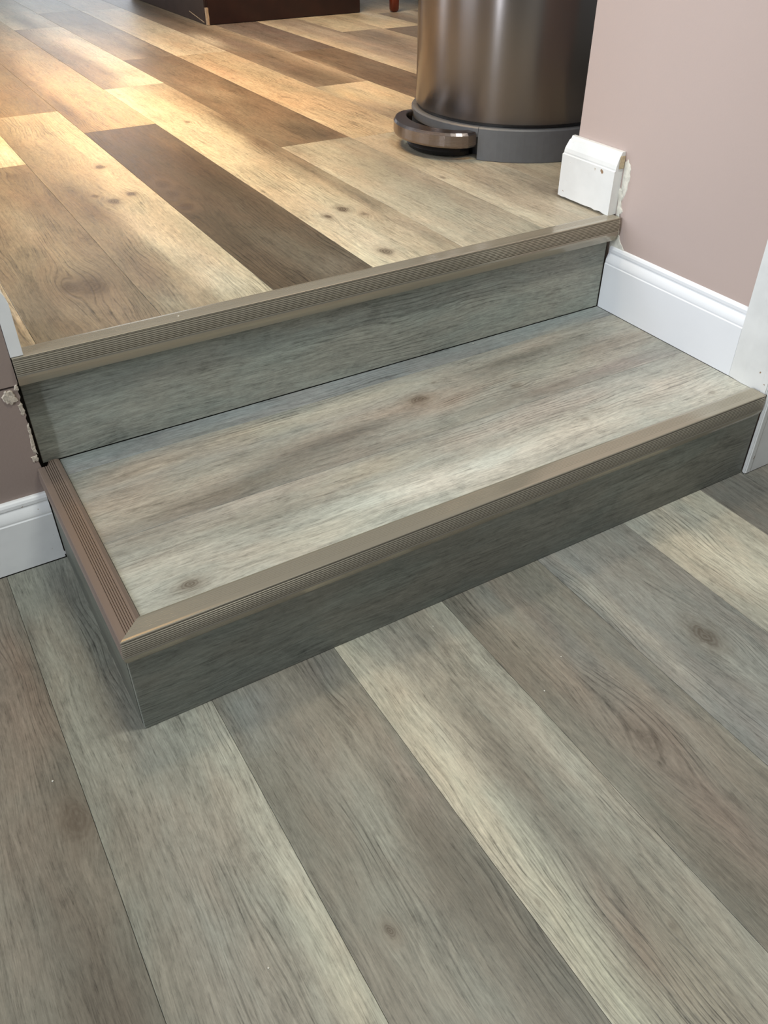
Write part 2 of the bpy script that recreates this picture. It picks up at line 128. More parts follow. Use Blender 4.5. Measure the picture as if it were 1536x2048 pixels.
def wood(name, knots=(), seedoff=0):
    """knots: (u, v, radius, strength) in the plank's own metres"""
    m = bpy.data.materials.new(name); nt, N, Lk, bs = nodes(m)
    uv = N.new('ShaderNodeUVMap'); uv.uv_map = 'grain'
    sp = N.new('ShaderNodeSeparateXYZ'); Lk.new(uv.outputs[0], sp.inputs[0])
    u, v = sp.outputs[0], sp.outputs[1]
    at = N.new('ShaderNodeAttribute'); at.attribute_name = 'tone'
    sd = N.new('ShaderNodeAttribute'); sd.attribute_type = 'OBJECT'; sd.attribute_name = 'seed'
    s = sd.outputs['Fac']
    su = mth(nt, 'MULTIPLY', s, 3.17)
    w1 = nz(nt, comb(nt, mth(nt, 'MULTIPLY', u, 9), mth(nt, 'MULTIPLY', v, 3.2), su), 1, 2)
    uw = mth(nt, 'MULTIPLY_ADD', w1, .03, u)
    # deflection of the grain round each knot
    for (ku, kv, kr, ks) in knots:
        du = mth(nt, 'SUBTRACT', u, ku); dv = mth(nt, 'MULTIPLY', mth(nt, 'SUBTRACT', v, kv), .45)
        d2 = mth(nt, 'ADD', mth(nt, 'MULTIPLY', du, du), mth(nt, 'MULTIPLY', dv, dv))
        g = mth(nt, 'EXPONENT', mth(nt, 'DIVIDE', d2, -(kr*2.2)**2))
        sg = mth(nt, 'MULTIPLY', du, g)
        uw = mth(nt, 'MULTIPLY_ADD', sg, -.75, uw)
    fine = nz(nt, comb(nt, mth(nt, 'MULTIPLY', uw, 520), mth(nt, 'MULTIPLY', v, 22), su), 1, 3, .65)
    fine2 = nz(nt, comb(nt, mth(nt, 'MULTIPLY', uw, 210), mth(nt, 'MULTIPLY', v, 7), su), 1, 3, .6)
    strk = nz(nt, comb(nt, mth(nt, 'MULTIPLY', uw, 55), mth(nt, 'MULTIPLY', v, 2.6), su), 1, 4, .6)
    blot = nz(nt, comb(nt, mth(nt, 'MULTIPLY', uw, 17), mth(nt, 'MULTIPLY', v, 6), su), 1, 5, .62)
    patch = nz(nt, comb(nt, mth(nt, 'MULTIPLY', u, 26), mth(nt, 'MULTIPLY', v, 13), mth(nt, 'ADD', su, 4.)), 1, 5, .68)
    hue = nz(nt, comb(nt, mth(nt, 'MULTIPLY', uw, 15), mth(nt, 'MULTIPLY', v, 5), mth(nt, 'ADD', su, 9.)), 1, 3, .6)
    scal = nz(nt, comb(nt, mth(nt, 'MULTIPLY', u, 200), mth(nt, 'MULTIPLY', v, 75), su), 1, 3, .7)
    # cathedral lines: sharp dark lines following the warped grain
    ph = mth(nt, 'ADD', mth(nt, 'MULTIPLY', uw, 900), mth(nt, 'MULTIPLY', w1, 26))
    ph = mth(nt, 'MULTIPLY_ADD', fine2, 3.5, ph)
    arc = mth(nt, 'SINE', ph)
    arc = ramp(nt, arc, .55, .97)
    am = ramp(nt, nz(nt, comb(nt, mth(nt, 'MULTIPLY', uw, 13), mth(nt, 'MULTIPLY', v, 2.3), mth(nt, 'ADD', su, 2.)), 1, 2), .5, .66)
    arc = mth(nt, 'MULTIPLY', arc, am)
    val = mth(nt, 'MULTIPLY_ADD', mth(nt, 'SUBTRACT', fine, .5), .85, 1)
    val = mth(nt, 'MULTIPLY_ADD', mth(nt, 'SUBTRACT', fine2, .5), .42, val)
    val = mth(nt, 'MULTIPLY_ADD', mth(nt, 'SUBTRACT', strk, .5), .34, val)
    val = mth(nt, 'MULTIPLY_ADD', mth(nt, 'SUBTRACT', blot, .5), .5, val)
    val = mth(nt, 'MULTIPLY_ADD', mth(nt, 'SUBTRACT', scal, .5), .6, val)
    val = mth(nt, 'MULTIPLY_ADD', ramp(nt, patch, .56, .64), -.13, val)
    val = mth(nt, 'MULTIPLY_ADD', arc, -.30, val)
    dry = nz(nt, comb(nt, mth(nt, 'MULTIPLY', uw, 85), mth(nt, 'MULTIPLY', v, 6.5), mth(nt, 'ADD', su, 14.)), 1, 7, .72)
    dry2 = nz(nt, comb(nt, mth(nt, 'MULTIPLY', uw, 48), mth(nt, 'MULTIPLY', v, 4.5), mth(nt, 'ADD', su, 21.)), 1, 7, .72)
    val = mth(nt, 'MULTIPLY_ADD', ramp(nt, dry, .54, .60), -.15, val)
    val = mth(nt, 'MULTIPLY_ADD', ramp(nt, dry2, .56, .60), .10, val)
    crk = nz(nt, comb(nt, mth(nt, 'MULTIPLY', uw, 300), mth(nt, 'MULTIPLY', v, 17), mth(nt, 'ADD', su, 31.)), 1, 4, .7)
    val = mth(nt, 'MULTIPLY_ADD', ramp(nt, crk, .60, .66), -.24, val)
    pore = nz(nt, comb(nt, mth(nt, 'MULTIPLY', uw, 820), mth(nt, 'MULTIPLY', v, 48), mth(nt, 'ADD', su, 41.)), 1, 3, .6)
    val = mth(nt, 'MULTIPLY_ADD', ramp(nt, pore, .56, .64), -.20, val)
    val = mth(nt, 'MULTIPLY_ADD', ramp(nt, pore, .34, .42, 1., 0.), .12, val)
    val = mth(nt, 'MULTIPLY', val, 1.035)
    tint = mix(nt, ramp(nt, hue, .35, .65), lin((250, 255, 254)), lin((255, 252, 248)))
    col = mix(nt, 1., at.outputs['Color'], tint, 'MULTIPLY')
    kn = N.new('ShaderNodeCombineColor'); 
    for i in range(3): Lk.new(val, kn.inputs[i])
    col = mix(nt, 1., col, kn.outputs[0], 'MULTIPLY')
    for (ku, kv, kr, ks) in knots:
        wn = mth(nt, 'MULTIPLY_ADD', mth(nt, 'SUBTRACT', nz(nt, comb(nt, mth(nt, 'MULTIPLY', u, 60), mth(nt, 'MULTIPLY', v, 45), su), 1, 3), .5), kr*1.1, 0)
        du = mth(nt, 'ADD', mth(nt, 'SUBTRACT', u, ku), wn); dv = mth(nt, 'MULTIPLY', mth(nt, 'ADD', mth(nt, 'SUBTRACT', v, kv), wn), .62)
        d = mth(nt, 'SQRT', mth(nt, 'ADD', mth(nt, 'MULTIPLY', du, du), mth(nt, 'MULTIPLY', dv, dv)))
        core = ramp(nt, d, kr*.35, kr*1.15, 1., 0.)
        ring = mth(nt, 'MULTIPLY_ADD', mth(nt, 'SINE', mth(nt, 'MULTIPLY', d, 22/kr)), .25, .75)
        core = mth(nt, 'MULTIPLY', mth(nt, 'MULTIPLY', core, ring), ks)
        halo = mth(nt, 'MULTIPLY', ramp(nt, d, kr*.8, kr*2.3, 1., 0.), ks*.32)
        col = mix(nt, halo, col, lin((120, 104, 86)))
        col = mix(nt, core, col, lin((78, 66, 54)))
    Lk.new(col, bs.inputs['Base Color'])
    bs.inputs['Roughness'].default_value = .46
    Lk.new(mth(nt, 'MULTIPLY_ADD', fine, .25, .34), bs.inputs['Roughness'])
    bs.inputs['Specular IOR Level'].default_value = .36
    bp = N.new('ShaderNodeBump'); bp.inputs['Strength'].default_value = .35; bp.inputs['Distance'].default_value = .0006
    hh = mth(nt, 'MULTIPLY_ADD', arc, -.6, mth(nt, 'ADD', fine, mth(nt, 'MULTIPLY', scal, .6)))
    Lk.new(hh, bp.inputs['Height']); Lk.new(bp.outputs[0], bs.inputs['Normal'])
    return m

def plain(name, col, rough=.5, metal=0., var=.06, scale=30, bump=0., spec=.5):
    m = bpy.data.materials.new(name); nt, N, Lk, bs = nodes(m)
    tc = N.new('ShaderNodeTexCoord'); n = nz(nt, tc.outputs['Object'], scale, 4)
    a = lin(col); c = mix(nt, ramp(nt, n, .3, .7), tuple(v*(1-var) for v in a), tuple(v*(1+var) for v in a))
    Lk.new(c, bs.inputs['Base Color']); bs.inputs['Roughness'].default_value = rough
    bs.inputs['Metallic'].default_value = metal; bs.inputs['Specular IOR Level'].default_value = spec
    if bump:
        b = N.new('ShaderNodeBump'); b.inputs['Distance'].default_value = bump; b.inputs['Strength'].default_value = .6
        Lk.new(n, b.inputs['Height']); Lk.new(b.outputs[0], bs.inputs['Normal'])
    return m

def chipped_paint(name, col, amount=.70, dirt=(150, 120, 92)):
    m = bpy.data.materials.new(name); nt, N, Lk, bs = nodes(m)
    tc = N.new('ShaderNodeTexCoord')
    n = nz(nt, tc.outputs['Object'], 70, 3, .5); n2 = nz(nt, tc.outputs['Object'], 14, 4)
    c = mix(nt, ramp(nt, n2, .35, .7), lin(col), lin(tuple(v*.955 for v in col)))
    c = mix(nt, ramp(nt, n, amount, amount+.03), c, lin(dirt))
    Lk.new(c, bs.inputs['Base Color']); bs.inputs['Roughness'].default_value = .38
    b = N.new('ShaderNodeBump'); b.inputs['Distance'].default_value = .001; b.inputs['Strength'].default_value = .5
    Lk.new(n2, b.inputs['Height']); Lk.new(b.outputs[0], bs.inputs['Normal'])
    return m

def wall_paint(name, col):
    m = bpy.data.materials.new(name); nt, N, Lk, bs = nodes(m)
    tc = N.new('ShaderNodeTexCoord')
    n = nz(nt, tc.outputs['Object'], 3, 3); f = nz(nt, tc.outputs['Object'], 260, 3)
    c = mix(nt, n, lin(col), lin(tuple(v*.97 for v in col)))
    Lk.new(c, bs.inputs['Base Color']); bs.inputs['Roughness'].default_value = .55
    b = N.new('ShaderNodeBump'); b.inputs['Distance'].default_value = .0006; b.inputs['Strength'].default_value = .3
    Lk.new(f, b.inputs['Height']); Lk.new(b.outputs[0], bs.inputs['Normal'])
    return m

def brushed(name, col, rough, axis_scale=(3, 3, 420), metal=1):
    m = bpy.data.materials.new(name); nt, N, Lk, bs = nodes(m)
    tc = N.new('ShaderNodeTexCoord'); mp = N.new('ShaderNodeMapping'); mp.inputs['Scale'].default_value = axis_scale
    Lk.new(tc.outputs['Object'], mp.inputs[0]); n = nz(nt, mp.outputs[0], 1, 3)
    a = lin(col); c = mix(nt, n, tuple(v*.9 for v in a), tuple(min(1, v*1.1) for v in a))
    Lk.new(c, bs.inputs['Base Color']); bs.inputs['Metallic'].default_value = metal
    Lk.new(mth(nt, 'MULTIPLY_ADD', n, .12, rough-.06), bs.inputs['Roughness'])
    b = N.new('ShaderNodeBump'); b.inputs['Distance'].default_value = .0001; b.inputs['Strength'].default_value = .15
    Lk.new(n, b.inputs['Height']); Lk.new(b.outputs[0], bs.inputs['Normal'])
    return m

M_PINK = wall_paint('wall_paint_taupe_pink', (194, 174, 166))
M_WHITE = plain('white_gloss_paint', (236, 237, 240), .32, var=.01, scale=8)
M_OLDW = chipped_paint('old_white_paint', (232, 232, 230))
M_PLAST = plain('bare_plaster', (222, 218, 206), .85, var=.12, scale=90, bump=.002)
M_PLASD = plain('dark_plaster', (188, 176, 160), .85, var=.25, scale=260, bump=.002)  # darker, blotchier plaster for the chips on the left wall
M_DARK = plain('dark_void', (28, 26, 23), .9)
M_NOSE = brushed('champagne_metal', (172, 164, 147), .17, (2, 2, 2), .5)
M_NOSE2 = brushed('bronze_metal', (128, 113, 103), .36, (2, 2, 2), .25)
M_STEEL = brushed('brushed_steel', (138, 132, 130), .30, (2, 2, 2))
_n = M_STEEL.node_tree; _b = _n.nodes['Principled BSDF']; _t = _n.nodes.new('ShaderNodeTangent'); _t.direction_type = 'RADIAL'; _t.axis = 'Z'
_n.links.new(_t.outputs[0], _b.inputs['Tangent']); _b.inputs['Anisotropic'].default_value = .93; _b.inputs['Anisotropic Rotation'].default_value = .25
M_PEDAL = brushed('satin_steel', (140, 130, 126), .26)
M_GREY = plain('grey_plastic', (98, 99, 101), .42, var=.04, scale=60)
M_BLACK = plain('black_plastic', (22, 22, 23), .35)
M_ESP = plain('espresso_wood', (46, 22, 14), .35, var=.2, scale=12)
M_ESPS = plain('espresso_side', (58, 44, 40), .4, var=.15, scale=12)
M_MAHO = plain('mahogany', (110, 44, 22), .3, var=.2, scale=18)
M_RAW = plain('bare_chipboard', (176, 150, 120), .8, var=.15, scale=120)
M_SEATF = plain('tan_seat_fabric', (170, 150, 120), .9, var=.1, scale=200)
M_SUB = plain('subfloor', (70, 66, 58), .9)

# ------------------------------------------------------------------ planks
FEAT = {'low': LOW_F, 'up': UP_F, 'tread': TR_F}
KN = {'low': LOW_K, 'up': UP_K, 'tread': TR_K}
W0 = wood('plank_vinyl')
SAT = {'low': .58, 'up': .72, 'tread': .6}
CON = {'low': 1.12, 'up': 1.4, 'tread': 1.25}
GAIN = {'low': (.965, .955, .93), 'up': (.875, .865, .83), 'tread': (.97, .98, .99), None: (1.13, 1.15, 1.13)}
def blend(a, b, t): return tuple(x+(y-x)*t for x, y in zip(a, b))
def plank(parent, O, A, B, nrm, length, width, stops, seed, feats='low', name='plank', thick=.006, nseg=None, gap=.0002):
    """O corner, A direction along the grain, B across; stops: colours across the width"""
    O, A, B, nrm = Vector(O), Vector(A), Vector(B), Vector(nrm)
    nu = 8; nv = nseg or max(4, int(length/.045))
    fl = []
    for f in (FEAT.get(feats) or []):
        d = Vector((f[0], f[1], O.z)) - O
        uu, vv = d.dot(B), d.dot(A)
        if 0 <= uu <= width and -.05 <= vv <= length+.05: fl.append((uu, vv) + f[2:])
    kn = []
    for f in (KN.get(feats) or []):
        d = Vector((f[0], f[1], O.z)) - O
        uu, vv = d.dot(B), d.dot(A)
        if 0 <= uu <= width and 0 <= vv <= length: kn.append((uu, vv, f[2], f[3]))
    bm = bmesh.new(); uvl = bm.loops.layers.uv.new('grain'); cl = bm.verts.layers.float_color.new('tone')
    def tone(uu, vv):
        t = min(max(uu/width, 0), .9999)*(len(stops)-1); i = int(t)
        c = blend(stops[i], stops[i+1], t-i)
        n = noise.noise(Vector((uu*9, vv*3, seed*1.7)))*.07
        c = tuple(k*(1+n) for k in c)
        for (fu, fv, fl_, fw_, fc, fs) in fl:
            wgt = fs*math.exp(-((vv-fv)/fl_)**2*1.0 - ((uu-fu)/fw_)**2*1.6)
            c = blend(c, fc, wgt)
        g = .3*c[0]+.59*c[1]+.11*c[2]; k = SAT.get(feats, .6)
        ct = 1.0 if feats is None else CON[feats]
        g2 = 150 + (g-150)*ct
        c = tuple(max(20, (g2+(x-g)*k)*q) for x, q in zip(c, GAIN[feats]))
        return (*lin(c), 1)
    bev = .0005
    rows = []
    def vert(uu, vv, dz):
        x = bm.verts.new(O + A*vv + B*uu + nrm*dz); x[cl] = tone(uu, vv); return x, (uu, vv)
    us = [gap+bev + (width-2*(gap+bev))*i/nu for i in range(nu+1)]
    vs = [gap+bev + (length-2*(gap+bev))*j/nv for j in range(nv+1)]
    G = [[vert(a, b, 0) for a in us] for b in vs]
    def face(q):
        f = bm.faces.new([k[0] for k in q])
        for lp, k in zip(f.loops, q): lp[uvl].uv = k[1]
    for j in range(nv):
        for i in range(nu): face((G[j][i], G[j][i+1], G[j+1][i+1], G[j+1][i]))
    ring = [G[0][i] for i in range(nu+1)] + [G[j][nu] for j in range(1, nv+1)] + [G[nv][i] for i in range(nu-1, -1, -1)] + [G[j][0] for j in range(nv-1, 0, -1)]
    def outv(k, dz):
        uu, vv = k[1]
        if abs(uu-us[0]) < 1e-9: uu = gap
        if abs(uu-us[-1]) < 1e-9: uu = width-gap
        if abs(vv-vs[0]) < 1e-9: vv = gap
        if abs(vv-vs[-1]) < 1e-9: vv = length-gap
        return vert(uu, vv, dz)
    R1 = [outv(k, -bev*.8) for k in ring]; R2 = [outv(k, -thick) for k in ring]
    n = len(ring)
    for a, b in ((ring, R1), (R1, R2)):
        for i in range(n): face((a[i], b[i], b[(i+1) % n], a[(i+1) % n]))
    bm.faces.new([k[0] for k in R2])
    bmesh.ops.recalc_face_normals(bm, faces=bm.faces)
    m = wood('plank_vinyl_knotted', kn) if kn else W0
    o = link(name, bm, m, parent); o['seed'] = float(seed)
    return o

# ---- lower floor: planks run away from the camera, under the step
bm = bmesh.new(); box(bm, -1.7, 2.6, -1.6, .40, -.05, -.0062)
floor = struct(link('floor', bm, M_SUB), 'grey wood-look plank floor below the step')
cols = {-3: ((140,136,122),(150,146,132),(144,138,124)), -2: ((150,146,132),(156,150,138),(140,134,118)),
        -1: ((128,121,106),(131,124,108),(126,120,106)), 0: ((138,136,122),(148,146,133),(160,157,142)),
        1: ((134,130,117),(142,138,125),(137,132,118)), 2: ((186,180,158),(152,148,134),(164,159,144)),
        3: ((139,132,118),(148,139,125),(142,136,123)), 4: ((140,139,136),(150,149,144),(142,141,136)),
        5: ((160,155,143),(196,187,166),(186,178,160)), 6: ((126,122,116),(130,126,120),(138,134,126)),
        7: ((150,146,134),(160,154,140),(150,146,132))}
for k in range(-6, 14):
    x0 = -.0906 + k*.18 - .0
    c = cols.get(k, ((148,144,130),(156,151,138),(146,141,128)))
    ys = [-.72 + ((k*37) % 5)*.004, .397]
    if k in (-1, 0, 1, 2, 3, 4, 5, 6):
        y1 = .384 if x0 < 0 else .39
        plank(floor, (x0, -.80, 0), (0, 1, 0), (1, 0, 0), (0, 0, 1), .80+y1, .18, c, k+20.3, 'low')
    else:
        plank(floor, (x0, -.80, 0), (0, 1, 0), (1, 0, 0), (0, 0, 1), 1.18, .18, c, k+20.3, 'low', nseg=6)

# ---- upper floor
bm = bmesh.new(); box(bm, -1.7, 4.4, .425, 6.2, .02, H-.0062)
upper = struct(link('floor_upper', bm, M_SUB), 'plank floor of the kitchen above the two risers')
# column k starts at x = .4064+.18k ; joint positions along y, then colours per plank
UPC = {
 -3: ([.43, 1.0], [((176,160,136),(150,134,112),(190,172,144))]),
 -2: ([.43, 1.325, 2.545], [((158,140,116),(156,138,114),(150,132,110)), ((206,194,164),(204,190,158),(198,184,150))]),
 -1: ([.43, 1.784, 3.0], [((158,142,118),(172,156,130),(202,190,164)), ((150,128,98),(160,138,106),(156,134,102))]),
 0: ([.43, 1.525, 2.745], [((120,104,84),(122,107,90),(126,112,96)), ((156,134,102),(188,164,128),(200,176,138))]),
 1: ([.43, 1.98, 3.2], [((206,194,168),(196,184,160),(178,164,142)), ((150,132,112),(196,180,156),(208,198,178))]),
 2: ([.43, 1.166, 2.386, 3.6], [((192,184,166),(178,170,154),(166,158,144)), ((146,128,108),(154,134,112),(142,122,102)), ((170,156,136),(160,146,128),(150,136,120))]),
 3: ([.43, 1.15, 2.37, 3.59], [((186,176,158),(176,166,150),(188,178,162)), ((198,178,150),(196,174,144),(186,168,142)), ((204,192,170),(196,182,158),(200,188,166))]),
 4: ([.43, .50, 1.70, 2.92], [((180,170,156),(168,156,142),(160,150,138)), ((172,160,144),(190,178,158),(206,190,160)), ((152,134,118),(140,122,104),(176,158,136))]),
 5: ([.43, 1.02, 2.24, 3.46], [((170,160,150),(166,156,146),(160,150,140)), ((144,124,106),(136,116,98),(142,122,104)), ((146,130,122),(140,124,116),(134,118,110))]),
 6: ([.43, 1.65, 2.9, 4.1], [((190,176,156),(180,166,148),(170,156,140)), ((204,188,160),(176,160,146),(160,146,136)), ((190,172,148),(170,154,136),(160,144,128))]),
 7: ([.43, 1.3, 2.52, 3.74], [((160,146,132),(156,142,128),(150,136,122)), ((150,136,124),(170,152,134),(184,166,142)), ((200,186,158),(206,190,160),(190,174,146))]),
 8: ([.43, 1.29, 2.508, 3.73], [((150,138,126),(150,136,122),(150,136,122)), ((146,130,118),(150,134,120),(150,134,120)), ((214,200,166),(208,192,158),(200,184,150))]),
}
for k in range(-3, 18):
    x0 = .4064 + k*.18
    if k in UPC: js, cs = UPC[k]
    else: js, cs = [.43, 1.65, 2.87, 4.09], [((196,180,156),(176,158,136),(160,144,124)), ((160,144,128),(176,160,140),(190,172,146)), ((196,180,150),(190,172,146),(170,152,130))]
    if k > 4: js = [max(j, .56) if j < .56 else j for j in js]
    xs, wd = x0, .18
    if k == -3: xs, wd = .0245, .0464-.0245+.0
    for i in range(len(js)-1):
        if k == -3: 
            plank(upper, (.0464-.0215, js[0], H), (0, 1, 0), (1, 0, 0), (0, 0, 1), 1.2, .0215, cs[0], 50.1, 'up'); break
        plank(upper, (xs, js[i], H), (0, 1, 0), (1, 0, 0), (0, 0, 1), js[i+1]-js[i], wd, cs[i % len(cs)], k*3.3+i*11.7+60, 'up', nseg=None if k < 9 else 8)
    last = js[-1]
    if k != -3 and last < 6.0:
        plank(upper, (xs, last, H), (0, 1, 0), (1, 0, 0), (0, 0, 1), min(6.1-last, 1.22 if last > 4.8 else 2.4), wd, cs[(k+1) % len(cs)], k*3.3+97, 'up', nseg=16)

# ------------------------------------------------------------------ nosing profile (t outward from inner edge, z above the tread)
def prof(gd):
    P = [(0, -.006), (0, .0012), (.0016, .0036), (.0055, .0050)]
    t = .0088
    for i in range(6):                 # six narrow grooves in the top
        P += [(t, .0052), (t+.00015, .0052-gd), (t+.00085, .0052-gd), (t+.0010, .0052)]; t += .0029
    P += [(.0300, .0052), (.0328, .0050), (.0340, .0042)]
    # ribbed front: nine narrow ribs with deep grooves down a gently bowed face
    def bow(z): return .0357 - 7.0*(z+.013)**2
    z = .0036; pitch = .00275
    for i in range(9):
        x = bow(z)
        P += [(x-.0018, z+.0003), (x-.0013, z+.0001), (x-.0003, z-.0005), (x, z-.0011), (x-.0003, z-.0015), (x-.0018, z-.0016)]
        z -= pitch
    P += [(.0347, -.0222), (.0338, -.0265), (.0318, -.0315), (.0300, -.0355), (.0285, -.0385), (.0275, -.0385), (.0275, -.0060)]
    return P
PR = prof(.00025); PS = prof(.0019)
def nosing_x(parent, x0f, x1, yin, z, mat, name):
    bm = bmesh.new()
    sweep(bm, [[(x0f(t), yin-t, z+h) for t, h in PR], [(x1, yin-t, z+h) for t, h in PR]])
    return link(name, bm, mat, parent)

# ------------------------------------------------------------------ the lower step
step = empty('stair_step', (.55, .2, 0), 'low wide step clad in grey wood-look planks with ribbed metal edging', 'step')
def P(o): return inv(o, step)
bm = bmesh.new(); box(bm, .010, 1.088, .010, .412, .0005, H1-.0065)
P(link('core', bm, M_DARK, step))
P(plank(step, (.0005, 0, H1-.004), (1, 0, 0), (0, 0, -1), (0, -1, 0), 1.0895, H1-.0045, ((118,116,106),(112,110,101),(104,102,94)), 5.2, None, 'riser', .008))
P(plank(step, (.0, .3835, H1-.004), (0, -1, 0), (0, 0, -1), (-1, 0, 0), .374, H1-.0045, ((84,83,74),(80,79,70),(74,73,65)), 7.7, None, 'riser', .008))  # darker stops paint in the shade on the step's side
TX0, TX1 = .0325, 1.0945
P(plank(step, (TX0, .0315, H1), (1, 0, 0), (0, 1, 0), (0, 0, 1), TX1-TX0, .187-.0315, ((180,175,158),(172,168,152),(158,152,140)), 1.3, 'tread', 'tread_plank'))
P(plank(step, (TX0, .187, H1), (1, 0, 0), (0, 1, 0), (0, 0, 1), TX1-TX0, .182, ((150,144,132),(158,152,138),(162,156,140)), 12.9, 'tread', 'tread_plank'))
P(plank(step, (TX0, .369, H1), (1, 0, 0), (0, 1, 0), (0, 0, 1), TX1-TX0, .046, ((146,147,143),(144,147,145)), 3.1, 'tread', 'tread_plank'))  # cool strip: shade below the upper nosing painted into the plank colour
XI, YI = .032, .031
P(nosing_x(step, lambda t: XI-t, 1.088, YI, H1, M_NOSE, 'front_nosing'))
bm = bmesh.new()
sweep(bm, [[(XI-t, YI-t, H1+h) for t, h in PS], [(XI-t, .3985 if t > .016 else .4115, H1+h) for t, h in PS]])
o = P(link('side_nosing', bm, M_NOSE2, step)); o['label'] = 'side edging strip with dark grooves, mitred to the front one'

# ------------------------------------------------------------------ the top edge: riser under the kitchen floor with its nosing
edge = empty('floor_edge', (.55, .42, H1), 'grey plank riser with ribbed metal nosing along the upper floor edge', 'step')
def PE(o): return inv(o, edge)
PE(plank(edge, (.0090, .4155, H-.004), (1, 0, 0), (0, 0, -1), (0, -1, 0), 1.0848, H-.004-H1-.0007, ((128,127,117),(132,131,122),(136,134,124)), 8.6, None, 'riser', .008))
PE(nosing_x(edge, lambda t: .0255 if t < .006 else .0075, 1.0975, .4295, H-.0015, M_NOSE, 'nosing'))

# ------------------------------------------------------------------ walls
def jagged_box(bm, x0, x1, y0, y1, z0, z1, n, amp, side, sd):
    """box whose vertical edge at the given x side is broken and uneven"""
    rings = []
    for i in range(n+1):
        z = z0+(z1-z0)*i/n
        d = amp*(noise.noise(Vector((z*90, sd, 0)))*.9+noise.noise(Vector((z*260, sd, 3)))*.5)
        a = x0 + (d if side < 0 else 0); b = x1 + (d if side > 0 else 0)
        rings.append([(a, y0, z), (b, y0, z), (b, y1, z), (a, y1, z)])
    sweep(bm, rings)
bm = bmesh.new()
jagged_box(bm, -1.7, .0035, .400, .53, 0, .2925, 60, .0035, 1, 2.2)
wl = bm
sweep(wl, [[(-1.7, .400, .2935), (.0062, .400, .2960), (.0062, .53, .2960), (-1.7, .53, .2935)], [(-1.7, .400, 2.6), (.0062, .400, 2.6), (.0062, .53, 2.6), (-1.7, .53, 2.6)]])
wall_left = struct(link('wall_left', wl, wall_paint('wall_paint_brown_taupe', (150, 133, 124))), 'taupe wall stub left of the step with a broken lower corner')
bm = bmesh.new(); box(bm, 1.105, 1.32, .0, .545, 0, 2.6, .0015)
wall_right = struct(link('wall_right', bm, M_PINK), 'taupe pink wall end on the right of the step')

def chip(parent, pts, nrm, depth, name, mat, sd):
    """flake of bare plaster standing slightly proud of the paint; pts outline in 3-D"""
    nrm = Vector(nrm); bm = bmesh.new(); out = []
    for i, p in enumerate(pts):
        a, b = Vector(p), Vector(pts[(i+1) % len(pts)])
        for j in range(5):
            q = a.lerp(b, j/5); e = (b-a).normalized().cross(nrm)
            out.append(q + e*noise.noise(q*260+Vector((sd, 0, 0)))*.0030)
    c = sum(out, Vector())/len(out)
    lo = [bm.verts.new(q) for q in out]; hi = [bm.verts.new(q.lerp(c, .12)+nrm*depth*.6*(.9+.4*noise.noise(q*90))) for q in out]
    n = len(out)
    for i in range(n): bm.faces.new((lo[i], lo[(i+1) % n], hi[(i+1) % n], hi[i]))
    cv = bm.verts.new(c+nrm*depth*.62)
    for i in range(n): bm.faces.new((hi[i], hi[(i+1) % n], cv))
    bmesh.ops.recalc_face_normals(bm, faces=bm.faces)
    return link(name, bm, mat, parent)
X = 1.105
chip(wall_right, [(X, .420, .272), (X, .375, .272), (X, .392, .290), (X, .400, .302), (X, .404, .318), (X, .420, .318)], (-1, 0, 0), .0016, 'plaster_chip', M_PLAST, 1)
chip(wall_right, [(X, .414, .318), (X, .402, .322), (X, .406, .338), (X, .399, .346), (X, .405, .352), (X, .409, .385), (X, .418, .385)], (-1, 0, 0), .003, 'plaster_chip', M_PLAST, 2)
chip(wall_right, [(X, .414, .352), (X, .406, .362), (X, .399, .385), (X, .396, .405), (X, .400, .425), (X, .408, .436), (X, .414, .43)], (-1, 0, 0), .0014, 'plaster_chip', M_PLAST, 3)
Y = .400
chip(wall_left, [(-.019, Y, .283), (-.012, Y, .2915), (-.003, Y, .289), (.0, Y, .274), (-.007, Y, .269), (-.015, Y, .272)], (0, -1, 0), .003, 'plaster_chip', M_PLASD, 4)
chip(wall_left, [(-.002, Y, .266), (.0035, Y, .27), (.0045, Y, .252), (.0, Y, .248)], (0, -1, 0), .0015, 'plaster_chip', M_PLASD, 5)
chip(wall_left, [(.0, Y, .215), (.0035, Y, .236), (.0045, Y, .21), (.004, Y, .182), (-.002, Y, .19)], (0, -1, 0), .0015, 'plaster_chip', M_PLASD, 6)
chip(wall_left, [(-.006, Y, .18), (.003, Y, .183), (.003, Y, .172), (-.004, Y, .17)], (0, -1, 0), .002, 'plaster_chip', M_PLASD, 7)
chip(wall_left, [(-.001, Y, .292), (.005, Y, .300), (.0065, Y, .293), (.003, Y, .286)], (0, -1, 0), .003, 'plaster_chip', M_PLASD, 8)

